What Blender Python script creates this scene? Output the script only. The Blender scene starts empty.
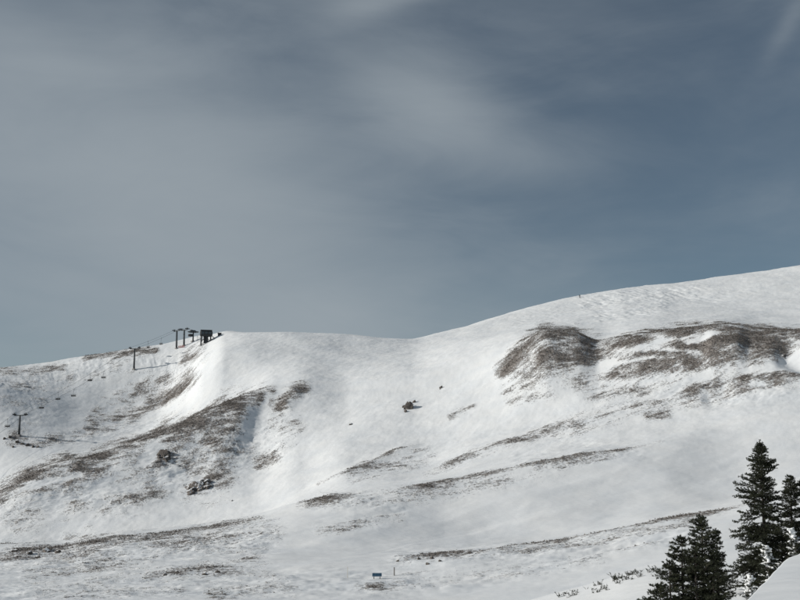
import bpy, bmesh, math, random
import numpy as np
from mathutils import Vector, Matrix

random.seed(7)
rng = np.random.default_rng(11)
scene = bpy.context.scene
COL = scene.collection
R = math.radians

# ------------------------------------------------------------------ camera
F, W, H = 1100.0, 800, 600            # focal length in photo pixels
PITCH = math.atan((480 - 300) / F)    # eye level falls on photo row 480
cam_d = bpy.data.cameras.new('camera')
cam_d.sensor_fit = 'HORIZONTAL'
cam_d.sensor_width = 36.0
cam_d.lens = 36.0 * F / W
cam_d.clip_start = 0.1
cam_d.clip_end = 20000
cam = bpy.data.objects.new('camera', cam_d)
COL.objects.link(cam)
cam.location = (0, 0, 0)
cam.rotation_euler = (math.pi / 2 + PITCH, 0, 0)
scene.camera = cam

# ------------------------------------------------------------------ sky + sun
SUN_EL, SUN_AZ = R(22), R(-97)        # azimuth from +Y (view direction), minus = left
sun_dir = Vector((math.cos(SUN_EL) * math.sin(SUN_AZ), math.cos(SUN_EL) * math.cos(SUN_AZ), math.sin(SUN_EL)))
sd = bpy.data.lights.new('sun', 'SUN')
sd.energy = 3.5
sd.angle = R(0.9)
sd.color = (1.0, 0.955, 0.89)
sun = bpy.data.objects.new('sun', sd)
COL.objects.link(sun)
sun.rotation_euler = (-sun_dir).to_track_quat('-Z', 'Y').to_euler()

world = bpy.data.worlds.new('World')
scene.world = world
world.use_nodes = True
wn, wl = world.node_tree.nodes, world.node_tree.links
wn.clear()
w_out = wn.new('ShaderNodeOutputWorld')
w_bg = wn.new('ShaderNodeBackground')
w_bg.inputs['Strength'].default_value = 0.1
wl.new(w_bg.outputs[0], w_out.inputs['Surface'])
sky = wn.new('ShaderNodeTexSky')
sky.sky_type = 'NISHITA'
sky.sun_disc = False
sky.sun_elevation = SUN_EL
sky.sun_rotation = SUN_AZ
sky.altitude = 3400
sky.air_density = 1.0
sky.dust_density = 0.15
sky.ozone_density = 1.5


def wmath(op, a, b=None, clamp=False):
    n = wn.new('ShaderNodeMath'); n.operation = op; n.use_clamp = clamp
    for i, v in enumerate((a, b)):
        if v is None: continue
        if isinstance(v, (int, float)): n.inputs[i].default_value = v
        else: wl.new(v, n.inputs[i])
    return n.outputs[0]


wtc = wn.new('ShaderNodeTexCoord')


def pix_dir(px, py):
    """unit world direction through a photo pixel"""
    x, y = (px - W / 2) / F, (H / 2 - py) / F
    c, s = math.cos(PITCH), math.sin(PITCH)
    return Vector((x, c - y * s, s + y * c)).normalized()


def sky_noise(scale, detail, rough, dist, rot, sc, loc):
    m = wn.new('ShaderNodeMapping')
    m.inputs['Rotation'].default_value = rot
    m.inputs['Scale'].default_value = sc
    m.inputs['Location'].default_value = loc
    wl.new(wtc.outputs['Generated'], m.inputs['Vector'])
    n = wn.new('ShaderNodeTexNoise')
    n.inputs['Scale'].default_value = scale
    n.inputs['Detail'].default_value = detail
    n.inputs['Roughness'].default_value = rough
    n.inputs['Distortion'].default_value = dist
    wl.new(m.outputs[0], n.inputs['Vector'])
    return n.outputs['Fac']


def cloud_bank(px, py, rad_px, stretch, tilt):
    """soft elongated bank of thin cloud, centred on a direction of the sky"""
    d = pix_dir(px, py)
    az = math.atan2(d.x, d.y); el = math.asin(d.z)
    m = wn.new('ShaderNodeVectorRotate'); m.rotation_type = 'Z_AXIS'
    m.inputs['Angle'].default_value = az
    wl.new(wtc.outputs['Generated'], m.inputs['Vector'])
    m2 = wn.new('ShaderNodeVectorRotate'); m2.rotation_type = 'X_AXIS'
    m2.inputs['Angle'].default_value = -el
    wl.new(m.outputs[0], m2.inputs['Vector'])
    m3 = wn.new('ShaderNodeVectorRotate'); m3.rotation_type = 'Y_AXIS'
    m3.inputs['Angle'].default_value = tilt
    wl.new(m2.outputs[0], m3.inputs['Vector'])
    s = wn.new('ShaderNodeSeparateXYZ'); wl.new(m3.outputs[0], s.inputs[0])
    r = rad_px / F
    a = wmath('POWER', wmath('ABSOLUTE', wmath('DIVIDE', s.outputs[0], r * stretch)), 2)
    b = wmath('POWER', wmath('ABSOLUTE', wmath('DIVIDE', s.outputs[2], r)), 2)
    g = wmath('EXPONENT', wmath('MULTIPLY', wmath('ADD', a, b), -1.0))
    return wmath('MULTIPLY', g, wmath('GREATER_THAN', s.outputs[1], 0.0))


big = sky_noise(3.2, 5, 0.55, 0.35, (0, R(24), 0), (0.75, 1, 1.9), (0.3, 0.2, 1.35))
fine = sky_noise(9.0, 6, 0.6, 0.6, (0, R(20), 0), (0.55, 1, 1.9), (2.1, 0.7, 0.4))
cov = wmath('MULTIPLY', wmath('SUBTRACT', big, 0.37), 1.15)
cov = wmath('ADD', cov, wmath('MULTIPLY', wmath('SUBTRACT', fine, 0.5), 0.60))
for px, py, rad, st, ti, amt in ((225, 245, 130, 2.2, R(-24), 0.88), (425, 100, 44, 2.2, R(-26), 0.70),
                                 (545, 152, 30, 3.2, R(-4), 0.22), (10, 345, 85, 2.6, R(-10), -0.08),
                                 (790, 205, 26, 3.0, R(-12), 0.16), (25, 55, 30, 2.2, R(-20), 0.18),
                                 (370, 4, 16, 3.2, R(15), 0.45), (790, 22, 10, 5.0, R(55), 0.28)):
    cov = wmath('ADD', cov, wmath('MULTIPLY', cloud_bank(px, py, rad, st, ti), amt))
sepd = wn.new('ShaderNodeSeparateXYZ'); wl.new(wtc.outputs['Generated'], sepd.inputs[0])
# the veil of cloud is thicker towards the sun's side
cov = wmath('SUBTRACT', cov, wmath('MULTIPLY', sepd.outputs[0], 0.68))
cov = wmath('SUBTRACT', 1.0, wmath('EXPONENT', wmath('MULTIPLY', wmath('LOGARITHM', wmath('ADD', 1.0, wmath('EXPONENT', wmath('MULTIPLY', cov, 6.0))), math.e), -1.5 / 6.0)))
blue = wn.new('ShaderNodeMix'); blue.data_type = 'RGBA'; blue.blend_type = 'MULTIPLY'
blue.inputs['Factor'].default_value = 1.0
wl.new(sky.outputs[0], blue.inputs['A'])
blue.inputs['B'].default_value = (0.70, 0.655, 0.54, 1)
cl = wn.new('ShaderNodeMix'); cl.data_type = 'RGBA'
wl.new(cov, cl.inputs['Factor'])
wl.new(blue.outputs['Result'], cl.inputs['A'])
cl.inputs['B'].default_value = (3.42, 3.84, 4.16, 1)
wl.new(cl.outputs['Result'], w_bg.inputs['Color'])

scene.view_settings.view_transform = 'Standard'
scene.view_settings.look = 'None'
scene.view_settings.exposure = 0.0
scene.view_settings.gamma = 1.0
scene.render.engine = 'CYCLES'
scene.cycles.max_bounces = 5
scene.cycles.diffuse_bounces = 3
scene.cycles.glossy_bounces = 2
scene.cycles.use_denoising = True


# ------------------------------------------------------------------ helpers
def tag(o, label=None, cat=None, group=None, kind=None):
    if label: o['label'] = label
    if cat: o['category'] = cat
    if group: o['group'] = group
    if kind: o['kind'] = kind
    return o


def empty(name, loc, rz=0.0):
    o = bpy.data.objects.new(name, None)
    o.empty_display_size = 0.3
    COL.objects.link(o)
    o.location = loc
    o.rotation_euler = (0, 0, rz)
    return o


def mesh_obj(name, me, mat, parent=None):
    o = bpy.data.objects.new(name, me)
    if mat is not None:
        if not me.materials: me.materials.append(mat)
    COL.objects.link(o)
    if parent is not None: o.parent = parent
    return o


def np_mesh(name, verts, faces, smooth=False):
    """verts (n,3), faces (m,k) with a fixed k"""
    verts = np.asarray(verts, dtype=np.float32); faces = np.asarray(faces, dtype=np.int32)
    me = bpy.data.meshes.new(name)
    k = faces.shape[1]
    me.vertices.add(len(verts)); me.vertices.foreach_set('co', verts.ravel())
    me.loops.add(faces.size); me.loops.foreach_set('vertex_index', faces.ravel())
    me.polygons.add(len(faces))
    me.polygons.foreach_set('loop_start', np.arange(0, faces.size, k, dtype=np.int32))
    me.polygons.foreach_set('loop_total', np.full(len(faces), k, dtype=np.int32))
    if smooth:
        me.polygons.foreach_set('use_smooth', np.ones(len(faces), dtype=bool))
    me.update(); me.validate()
    return me


class MB:
    """collects boxes, bars and tubes into one mesh"""
    def __init__(self): self.bm = bmesh.new()

    def box(self, c, s, rot=None, bevel=0.0):
        m = Matrix.Translation(c) @ (rot.to_4x4() if rot else Matrix()) @ Matrix.Diagonal((*s, 1))
        g = bmesh.ops.create_cube(self.bm, size=1, matrix=m)
        if bevel:
            es = list({e for v in g['verts'] for e in v.link_edges})
            bmesh.ops.bevel(self.bm, geom=es, offset=bevel, segments=2, affect='EDGES', profile=0.5)
        return self

    def tube(self, pts, r, n=8, r2=None):
        pts = [Vector(p) for p in pts]
        rings = []
        for i, p in enumerate(pts):
            t = (pts[min(i + 1, len(pts) - 1)] - pts[max(i - 1, 0)]).normalized()
            a = t.cross(Vector((0, 0, 1)))
            if a.length < 1e-3: a = t.cross(Vector((0, 1, 0)))
            a.normalize(); b = t.cross(a).normalized()
            rr = r if r2 is None else r + (r2 - r) * i / (len(pts) - 1)
            rings.append([self.bm.verts.new(p + (a * math.cos(q) + b * math.sin(q)) * rr)
                          for q in (2 * math.pi * k / n for k in range(n))])
        for i in range(len(rings) - 1):
            for k in range(n):
                self.bm.faces.new((rings[i][k], rings[i][(k + 1) % n], rings[i + 1][(k + 1) % n], rings[i + 1][k]))
        self.bm.faces.new(list(reversed(rings[0]))); self.bm.faces.new(rings[-1])
        return self

    def build(self, name, mat, parent=None, smooth=False):
        me = bpy.data.meshes.new(name)
        bmesh.ops.recalc_face_normals(self.bm, faces=self.bm.faces)
        if smooth:
            for f in self.bm.faces: f.smooth = True
        self.bm.to_mesh(me); self.bm.free()
        return mesh_obj(name, me, mat, parent)


def copy_tree(o, parent=None):
    c = o.copy(); COL.objects.link(c)
    if parent is not None: c.parent = parent
    for ch in o.children: copy_tree(ch, c)
    return c


# gradient noise
def _grad(ix, iy, seed):
    h = (ix.astype(np.int64) * 374761393 + iy.astype(np.int64) * 668265263 + seed * 974634777) & 0xffffffff
    h = ((h ^ (h >> 13)) * 1274126177) & 0xffffffff
    h = (h ^ (h >> 16)) & 0xffff
    a = h * (2 * math.pi / 65536.0)
    return np.cos(a), np.sin(a)


def perlin(x, y, seed=0):
    xi, yi = np.floor(x), np.floor(y)
    fx, fy = x - xi, y - yi
    u = fx * fx * fx * (fx * (fx * 6 - 15) + 10); v = fy * fy * fy * (fy * (fy * 6 - 15) + 10)
    out = []
    for dx, dy in ((0, 0), (1, 0), (0, 1), (1, 1)):
        gx, gy = _grad(xi + dx, yi + dy, seed)
        out.append(gx * (fx - dx) + gy * (fy - dy))
    return ((out[0] * (1 - u) + out[1] * u) * (1 - v) + (out[2] * (1 - u) + out[3] * u) * v) * 1.5


def fbm(x, y, lam, octaves=4, seed=0, gain=0.5):
    s = np.zeros_like(x); a = 1.0; f = 1.0 / lam
    for k in range(octaves):
        s += a * perlin(x * f + 17.3 * k, y * f - 9.1 * k, seed + k); a *= gain; f *= 2.03
    return s


def sstep(a, b, x):
    t = np.clip((x - a) / (b - a), 0, 1)
    return t * t * (3 - 2 * t)


def pchip(xk, yk, x):
    """monotone cubic; xk,yk: (n,) or (n,m) knots along axis 0"""
    xk = np.asarray(xk, float); yk = np.asarray(yk, float)
    h = np.diff(xk, axis=0); dl = np.diff(yk, axis=0) / h
    d = np.zeros_like(yk)
    w1 = 2 * h[1:] + h[:-1]; w2 = h[1:] + 2 * h[:-1]
    with np.errstate(divide='ignore', invalid='ignore'):
        m = (w1 + w2) / (w1 / dl[:-1] + w2 / dl[1:])
    d[1:-1] = np.where(dl[:-1] * dl[1:] > 0, m, 0)
    d[0], d[-1] = dl[0], dl[-1]
    if xk.ndim == 1:
        i = np.clip(np.searchsorted(xk, x) - 1, 0, len(xk) - 2)
        t = np.clip((x - xk[i]) / h[i], 0, 1)
        return _herm(t, h[i], yk[i], yk[i + 1], d[i], d[i + 1])
    return d, h


def _herm(t, h, y0, y1, d0, d1):
    t2, t3 = t * t, t * t * t
    return (2 * t3 - 3 * t2 + 1) * y0 + (t3 - 2 * t2 + t) * h * d0 + (-2 * t3 + 3 * t2) * y1 + (t3 - t2) * h * d1


# ------------------------------------------------------------------ materials
def new_mat(name):
    m = bpy.data.materials.new(name); m.use_nodes = True
    nt = m.node_tree
    return m, nt.nodes, nt.links, nt.nodes['Principled BSDF']


def simple_mat(name, col, rough=0.7, metal=0.0, var=0.25, scale=3.0):
    m, n, l, b = new_mat(name)
    tc = n.new('ShaderNodeTexCoord'); nz = n.new('ShaderNodeTexNoise')
    nz.inputs['Scale'].default_value = scale; nz.inputs['Detail'].default_value = 5
    l.new(tc.outputs['Object'], nz.inputs['Vector'])
    rp = n.new('ShaderNodeValToRGB')
    rp.color_ramp.elements[0].position = 0.3; rp.color_ramp.elements[1].position = 0.7
    rp.color_ramp.elements[0].color = (*[c * (1 - var) for c in col], 1)
    rp.color_ramp.elements[1].color = (*[min(1, c * (1 + var)) for c in col], 1)
    l.new(nz.outputs['Fac'], rp.inputs['Fac']); l.new(rp.outputs[0], b.inputs['Base Color'])
    b.inputs['Roughness'].default_value = rough; b.inputs['Metallic'].default_value = metal
    return m


def needle_mat():
    m, n, l, b = new_mat('fir_needles')
    at = n.new('ShaderNodeAttribute'); at.attribute_name = 'tint'
    rp = n.new('ShaderNodeValToRGB')
    e = rp.color_ramp.elements
    e[0].position = 0.0; e[0].color = (0.020, 0.024, 0.015, 1)
    e[1].position = 1.0; e[1].color = (0.085, 0.088, 0.048, 1)
    x = e.new(0.85); x.color = (0.048, 0.054, 0.030, 1)
    l.new(at.outputs['Fac'], rp.inputs['Fac']); l.new(rp.outputs[0], b.inputs['Base Color'])
    b.inputs['Roughness'].default_value = 0.75
    b.inputs['Specular IOR Level'].default_value = 0.25
    return m


M = {
    'bark': simple_mat('fir_bark', (0.06, 0.05, 0.042), 0.9, scale=9),
    'needle': needle_mat(),
    'steel': simple_mat('dark_painted_steel', (0.035, 0.042, 0.047), 0.55, 0.3, scale=1.5),
    'black': simple_mat('black_rubber', (0.015, 0.016, 0.018), 0.8, scale=4),
    'wood': simple_mat('dark_stained_boards', (0.040, 0.042, 0.045), 0.8, scale=2.0),
    'glass': simple_mat('dim_window_glass', (0.06, 0.075, 0.085), 0.08, 0.0, scale=1.0),
    'cable': simple_mat('steel_cable', (0.10, 0.105, 0.11), 0.5, 0.5),
    'concrete': simple_mat('weathered_concrete', (0.28, 0.27, 0.26), 0.9, scale=2.0),
    'red': simple_mat('red_safety_net', (0.28, 0.07, 0.06), 0.8),
    'post': simple_mat('grey_wooden_post', (0.12, 0.10, 0.085), 0.9, scale=6),
    'bamboo': simple_mat('pale_bamboo', (0.52, 0.49, 0.40), 0.7, scale=6),
    'blue': simple_mat('blue_sign_paint', (0.042, 0.115, 0.185), 0.5, scale=3),
    'white': simple_mat('white_paint', (0.75, 0.76, 0.77), 0.6, scale=3),
    'jacket': simple_mat('dark_ski_clothing', (0.02, 0.025, 0.035), 0.8, scale=5),
}


def snow_nodes(n, l, coord, fine_scale=6.0):
    nz = n.new('ShaderNodeTexNoise'); nz.inputs['Scale'].default_value = 0.12; nz.inputs['Detail'].default_value = 6
    l.new(coord, nz.inputs['Vector'])
    rp = n.new('ShaderNodeValToRGB')
    rp.color_ramp.elements[0].position = 0.3; rp.color_ramp.elements[0].color = (0.80, 0.825, 0.84, 1)
    rp.color_ramp.elements[1].position = 0.7; rp.color_ramp.elements[1].color = (0.87, 0.88, 0.875, 1)
    l.new(nz.outputs['Fac'], rp.inputs['Fac'])
    return rp.outputs[0]


def ground_mat():
    m, n, l, b = new_mat('snow_and_tundra')
    geo = n.new('ShaderNodeNewGeometry')
    P = geo.outputs['Position']
    veg = n.new('ShaderNodeAttribute'); veg.attribute_name = 'veg'
    scol = snow_nodes(n, l, P)
    # clumped fine break-up of the plant cover
    v1 = n.new('ShaderNodeTexNoise'); v1.inputs['Scale'].default_value = 1.5; v1.inputs['Detail'].default_value = 6
    v1.inputs['Roughness'].default_value = 0.68
    l.new(P, v1.inputs['Vector'])
    add = n.new('ShaderNodeMath'); add.operation = 'MULTIPLY_ADD'
    l.new(v1.outputs['Fac'], add.inputs[0]); add.inputs[1].default_value = 2.2
    sub = n.new('ShaderNodeMath'); sub.operation = 'SUBTRACT'
    l.new(veg.outputs['Fac'], sub.inputs[0]); sub.inputs[1].default_value = 1.10
    l.new(sub.outputs[0], add.inputs[2])
    mr = n.new('ShaderNodeMapRange'); mr.interpolation_type = 'SMOOTHSTEP'
    mr.inputs['From Min'].default_value = 0.30; mr.inputs['From Max'].default_value = 0.95
    l.new(add.outputs[0], mr.inputs['Value'])
    gate = n.new('ShaderNodeMath'); gate.operation = 'MULTIPLY'
    g2 = n.new('ShaderNodeMapRange'); g2.inputs['From Min'].default_value = 0.04; g2.inputs['From Max'].default_value = 0.2
    l.new(veg.outputs['Fac'], g2.inputs['Value'])
    l.new(mr.outputs[0], gate.inputs[0]); l.new(g2.outputs[0], gate.inputs[1])
    # plant colours
    v2 = n.new('ShaderNodeTexNoise'); v2.inputs['Scale'].default_value = 0.5; v2.inputs['Detail'].default_value = 6
    v2.inputs['Roughness'].default_value = 0.7
    l.new(P, v2.inputs['Vector'])
    rp = n.new('ShaderNodeValToRGB'); e = rp.color_ramp.elements
    e[0].position = 0.30; e[0].color = (0.105, 0.097, 0.091, 1)
    e[1].position = 0.72; e[1].color = (0.38, 0.35, 0.325, 1)
    x = e.new(0.5); x.color = (0.235, 0.213, 0.196, 1)
    l.new(v2.outputs['Fac'], rp.inputs['Fac'])
    mx = n.new('ShaderNodeMix'); mx.data_type = 'RGBA'
    l.new(gate.outputs[0], mx.inputs['Factor']); l.new(scol, mx.inputs['A']); l.new(rp.outputs[0], mx.inputs['B'])
    l.new(mx.outputs['Result'], b.inputs['Base Color'])
    b.inputs['Roughness'].default_value = 0.75
    b.inputs['Specular IOR Level'].default_value = 0.2
    # relief: wind crust on snow, rough tussocks on plants
    bn = n.new('ShaderNodeTexNoise'); bn.inputs['Scale'].default_value = 2.2; bn.inputs['Detail'].default_value = 4
    mp = n.new('ShaderNodeMapping'); mp.inputs['Rotation'].default_value = (0, 0, R(-20)); mp.inputs['Scale'].default_value = (0.35, 1.0, 1.0)
    l.new(P, mp.inputs['Vector']); l.new(mp.outputs[0], bn.inputs['Vector'])
    b1 = n.new('ShaderNodeBump'); b1.inputs['Strength'].default_value = 0.5; b1.inputs['Distance'].default_value = 0.12
    l.new(bn.outputs['Fac'], b1.inputs['Height'])
    hm = n.new('ShaderNodeMath'); hm.operation = 'MULTIPLY'
    l.new(gate.outputs[0], hm.inputs[0]); l.new(v1.outputs['Fac'], hm.inputs[1])
    b2 = n.new('ShaderNodeBump'); b2.inputs['Strength'].default_value = 0.7; b2.inputs['Distance'].default_value = 0.5
    l.new(hm.outputs[0], b2.inputs['Height']); l.new(b1.outputs[0], b2.inputs['Normal'])
    l.new(b2.outputs[0], b.inputs['Normal'])
    return m


def snow_mat():
    m, n, l, b = new_mat('clinging_snow')
    geo = n.new('ShaderNodeNewGeometry')
    l.new(snow_nodes(n, l, geo.outputs['Position']), b.inputs['Base Color'])
    b.inputs['Roughness'].default_value = 0.75; b.inputs['Specular IOR Level'].default_value = 0.2
    nz = n.new('ShaderNodeTexNoise'); nz.inputs['Scale'].default_value = 14; nz.inputs['Detail'].default_value = 5
    l.new(geo.outputs['Position'], nz.inputs['Vector'])
    bp = n.new('ShaderNodeBump'); bp.inputs['Strength'].default_value = 0.5; bp.inputs['Distance'].default_value = 0.05
    l.new(nz.outputs['Fac'], bp.inputs['Height']); l.new(bp.outputs[0], b.inputs['Normal'])
    return m


def rock_mat():
    """dark stone with snow lodged on what faces up"""
    m, n, l, b = new_mat('snow_dusted_rock')
    geo = n.new('ShaderNodeNewGeometry'); P = geo.outputs['Position']
    nz = n.new('ShaderNodeTexNoise'); nz.inputs['Scale'].default_value = 0.9; nz.inputs['Detail'].default_value = 8
    l.new(P, nz.inputs['Vector'])
    rp = n.new('ShaderNodeValToRGB'); e = rp.color_ramp.elements
    e[0].position = 0.3; e[0].color = (0.035, 0.032, 0.030, 1); e[1].position = 0.75; e[1].color = (0.20, 0.172, 0.150, 1)
    l.new(nz.outputs['Fac'], rp.inputs['Fac'])
    sp = n.new('ShaderNodeSeparateXYZ'); l.new(geo.outputs['Normal'], sp.inputs[0])
    n2 = n.new('ShaderNodeTexNoise'); n2.inputs['Scale'].default_value = 1.6; n2.inputs['Detail'].default_value = 5
    l.new(P, n2.inputs['Vector'])
    ma = n.new('ShaderNodeMath'); ma.operation = 'MULTIPLY_ADD'
    l.new(n2.outputs['Fac'], ma.inputs[0]); ma.inputs[1].default_value = 1.5; l.new(sp.outputs[2], ma.inputs[2])
    mr = n.new('ShaderNodeMapRange'); mr.inputs['From Min'].default_value = 1.46; mr.inputs['From Max'].default_value = 1.60
    l.new(ma.outputs[0], mr.inputs['Value'])
    mx = n.new('ShaderNodeMix'); mx.data_type = 'RGBA'
    l.new(mr.outputs[0], mx.inputs['Factor']); l.new(rp.outputs[0], mx.inputs['A']); mx.inputs['B'].default_value = (0.84, 0.86, 0.87, 1)
    l.new(mx.outputs['Result'], b.inputs['Base Color']); b.inputs['Roughness'].default_value = 0.85
    bp = n.new('ShaderNodeBump'); bp.inputs['Strength'].default_value = 0.8; bp.inputs['Distance'].default_value = 0.3
    l.new(nz.outputs['Fac'], bp.inputs['Height']); l.new(bp.outputs[0], b.inputs['Normal'])
    return m


def grass_mat():
    m, n, l, b = new_mat('dry_tundra_grass')
    at = n.new('ShaderNodeAttribute'); at.attribute_name = 'tint'
    rp = n.new('ShaderNodeValToRGB'); e = rp.color_ramp.elements
    e[0].position = 0.0; e[0].color = (0.085, 0.075, 0.068, 1); e[1].position = 1.0; e[1].color = (0.42, 0.385, 0.345, 1)
    x = e.new(0.5); x.color = (0.225, 0.203, 0.184, 1)
    l.new(at.outputs['Fac'], rp.inputs['Fac']); l.new(rp.outputs[0], b.inputs['Base Color'])
    b.inputs['Roughness'].default_value = 0.9
    return m


M['ground'] = ground_mat(); M['snow'] = snow_mat(); M['rock'] = rock_mat(); M['grass'] = grass_mat()

# ------------------------------------------------------------------ terrain
# Land surveyed as lines of (column, row, depth in metres): crests, hollows and breaks of slope, near to far.
LINES = [
    # snow bank beside the camera
    [(-60, 800, 6), (400, 800, 6), (550, 745, 6), (650, 685, 7), (700, 640, 8.9), (745, 601, 11.8), (800, 553, 19.6), (860, 526, 30), (950, 520, 33)],
    # hollow behind the bank
    [(-60, 790, 12), (400, 780, 12), (600, 770, 12), (700, 740, 14), (745, 715, 17), (800, 645, 25.5), (860, 600, 33.5), (950, 590, 36)],
    # ground under the firs
    [(-60, 690, 34), (300, 680, 34), (500, 660, 34), (600, 645, 34), (700, 632, 34), (800, 612, 35), (860, 600, 38.5), (950, 580, 40)],
    # drift lip with seedlings
    [(-60, 712, 48), (300, 680, 48), (450, 632, 48), (540, 601, 48), (600, 583, 48), (632, 573, 48), (660, 568, 48), (720, 566, 48), (800, 548, 48), (950, 520, 48)],
    # hollow beyond the lip
    [(-60, 672, 75), (300, 655, 75), (450, 640, 75), (540, 622, 75), (640, 604, 75), (720, 590, 75), (800, 570, 75), (950, 545, 75)],
    # foot of the picture
    [(-60, 612, 125), (150, 606, 125), (400, 603, 125), (560, 590, 125), (700, 560, 130), (800, 545, 130), (950, 520, 130)],
    # low rise with the dark streak
    [(-60, 582, 165), (100, 576, 165), (200, 571, 168), (300, 567, 170), (400, 560, 175), (470, 551, 180), (560, 540, 185), (650, 522, 190), (720, 510, 195), (800, 494, 200), (950, 470, 200)],
    # shallow trough behind it
    [(-60, 572, 195), (100, 565, 195), (200, 558, 196), (300, 550, 198), (400, 547, 200), (470, 545, 202), (560, 535, 205), (650, 519, 210), (720, 507, 215), (800, 490, 220), (950, 466, 220)],
    # long crest in front of the bowl
    [(-60, 553, 232), (0, 547, 235), (60, 543, 238), (100, 536, 240), (200, 524, 245), (260, 513, 248), (300, 503, 250), (360, 491, 252), (430, 483, 256), (530, 463, 262), (600, 450, 266), (665, 438, 270), (720, 428, 275), (800, 410, 280), (950, 385, 285)],
    # floor of the bowl
    [(-60, 566, 285), (0, 558, 285), (60, 552, 285), (100, 545, 283), (200, 532, 280), (260, 518, 276), (300, 506, 272), (360, 490, 268), (430, 480, 268), (530, 461, 272), (600, 446, 276), (665, 432, 280), (720, 420, 284), (800, 400, 290), (950, 375, 295)],
    # lower rib of the bowl side
    [(-60, 540, 305), (0, 523, 308), (60, 510, 315), (140, 490, 325), (200, 478, 335), (250, 472, 338), (300, 480, 312), (350, 472, 300), (420, 467, 300), (480, 452, 303), (530, 438, 306), (600, 414, 310), (680, 392, 312), (740, 378, 312), (800, 364, 310), (950, 340, 310)],
    # rib crest on the left, wall of the bowl, brown hump on the right
    [(-60, 520, 325), (0, 489, 335), (50, 465, 345), (100, 452, 355), (140, 440, 365), (180, 424, 378), (210, 410, 388), (245, 397, 398), (275, 390, 405), (305, 388, 405), (350, 402, 385), (410, 398, 375), (460, 385, 375), (500, 362, 380), (525, 342, 385), (548, 330, 388), (575, 333, 386), (600, 342, 380), (640, 336, 366), (680, 329, 362), (720, 326, 358), (760, 330, 352), (800, 332, 345), (950, 335, 340)],
    # hollow behind those
    [(-60, 530, 355), (0, 494, 362), (50, 471, 372), (100, 458, 382), (140, 445, 392), (180, 428, 405), (210, 413, 412), (245, 394, 420), (275, 381, 424), (305, 376, 424), (350, 384, 412), (410, 376, 405), (460, 360, 408), (500, 344, 412), (525, 336, 414), (548, 332, 416), (575, 336, 414), (600, 341, 405), (640, 334, 400), (680, 330, 397), (720, 328, 394), (760, 331, 390), (800, 333, 386), (950, 335, 380)],
    # upper slope
    [(-60, 380, 455), (0, 386, 455), (40, 397, 455), (80, 409, 455), (120, 416, 457), (155, 411, 460), (185, 390, 462), (205, 366, 464), (225, 352, 466), (260, 349, 468), (300, 350, 468), (350, 353, 468), (410, 352, 468), (460, 340, 475), (500, 331, 485), (580, 316, 500), (640, 310, 505), (720, 304, 505), (800, 298, 500), (950, 285, 500)],
    # skyline
    [(-60, 374, 545), (0, 369, 540), (50, 362, 535), (100, 354, 530), (130, 350, 528), (160, 346, 530), (185, 341, 536), (205, 337, 540), (222, 334, 530), (245, 333, 515), (300, 333, 510), (350, 335, 510), (410, 340, 515), (445, 333, 535), (500, 318, 565), (580, 298, 598), (640, 290, 608), (720, 280, 615), (800, 269, 620), (950, 252, 630)],
]
NROWS = [60, 10, 12, 16, 10, 30, 74, 34, 96, 16, 64, 124, 16, 112, 118]   # rows leading up to each line


def pix_point(px, py, d):
    v = pix_dir(px, py)
    return v * (d / v.y)


c0 = np.linspace(-0.40, 0.40, 1040)                       # tangent of azimuth across the view
th_in = np.arctan(c0)
edge = th_in[-1]
side = np.concatenate([np.linspace(edge, 0.75, 40)[1:], np.linspace(0.75, math.pi, 44)[1:]])
TH = np.concatenate([-side[::-1][1:], th_in, side])       # one full turn, seam behind the camera
NT = len(TH)
knot_r, knot_z = [np.full(NT, 1.5)], [-1.3 + 0.18 * sstep(0.15, 0.4, TH) + 0.2 * sstep(0.4, 1.0, TH) * (1 - sstep(1.6, 3.0, TH))]
for ln in LINES:
    p = np.array([pix_point(*q) for q in ln])
    th = np.arctan2(p[:, 0], p[:, 1]); rr = np.hypot(p[:, 0], p[:, 1])
    q = np.clip(TH, th[0], th[-1])
    r_, z_ = pchip(th, rr, q), pchip(th, p[:, 2], q)
    back = sstep(0.6, 2.6, np.abs(TH))
    r_ = r_ * (1 - back) + back * rr.mean()
    z_ = z_ * (1 - back) + back * 0.5 * (p[0, 2] + p[-1, 2])
    knot_r.append(r_); knot_z.append(z_)
for dr, dz in ((45, -2.5), (140, -14), (500, -60), (2000, -260), (9000, -900)):   # the far side, out of sight
    knot_r.append(knot_r[len(LINES)] + dr); knot_z.append(knot_z[len(LINES)] + dz)
KR, KZ = np.array(knot_r), np.array(knot_z)
for k in range(1, len(KR)): KR[k] = np.maximum(KR[k], KR[k - 1] + 0.5)
dK, hK = pchip(KR, KZ, None)
rows_r, rows_z = [KR[0]], [KZ[0]]
for k, nr in enumerate(NROWS + [14, 6, 5, 5, 5]):
    for i in range(1, nr + 1):
        t = i / nr
        rows_r.append(KR[k] + t * hK[k])
        rows_z.append(_herm(t, hK[k], KZ[k], KZ[k + 1], dK[k], dK[k + 1]))
RR, ZZ = np.array(rows_r), np.array(rows_z)              # (rows, NT)
XX, YY = RR * np.sin(TH), RR * np.cos(TH)
NR = RR.shape[0]


def project(x, y, z):
    c, s = math.cos(PITCH), math.sin(PITCH)
    dpt = y * c + z * s; up = -y * s + z * c
    dpt = np.where(dpt < 0.5, 1e9, dpt)
    return W / 2 + F * x / dpt, H / 2 - F * up / dpt


U, V = project(XX, YY, ZZ)
U = np.where(YY > 1, U, -9999.0)
AHEAD = RR > 90


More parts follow.
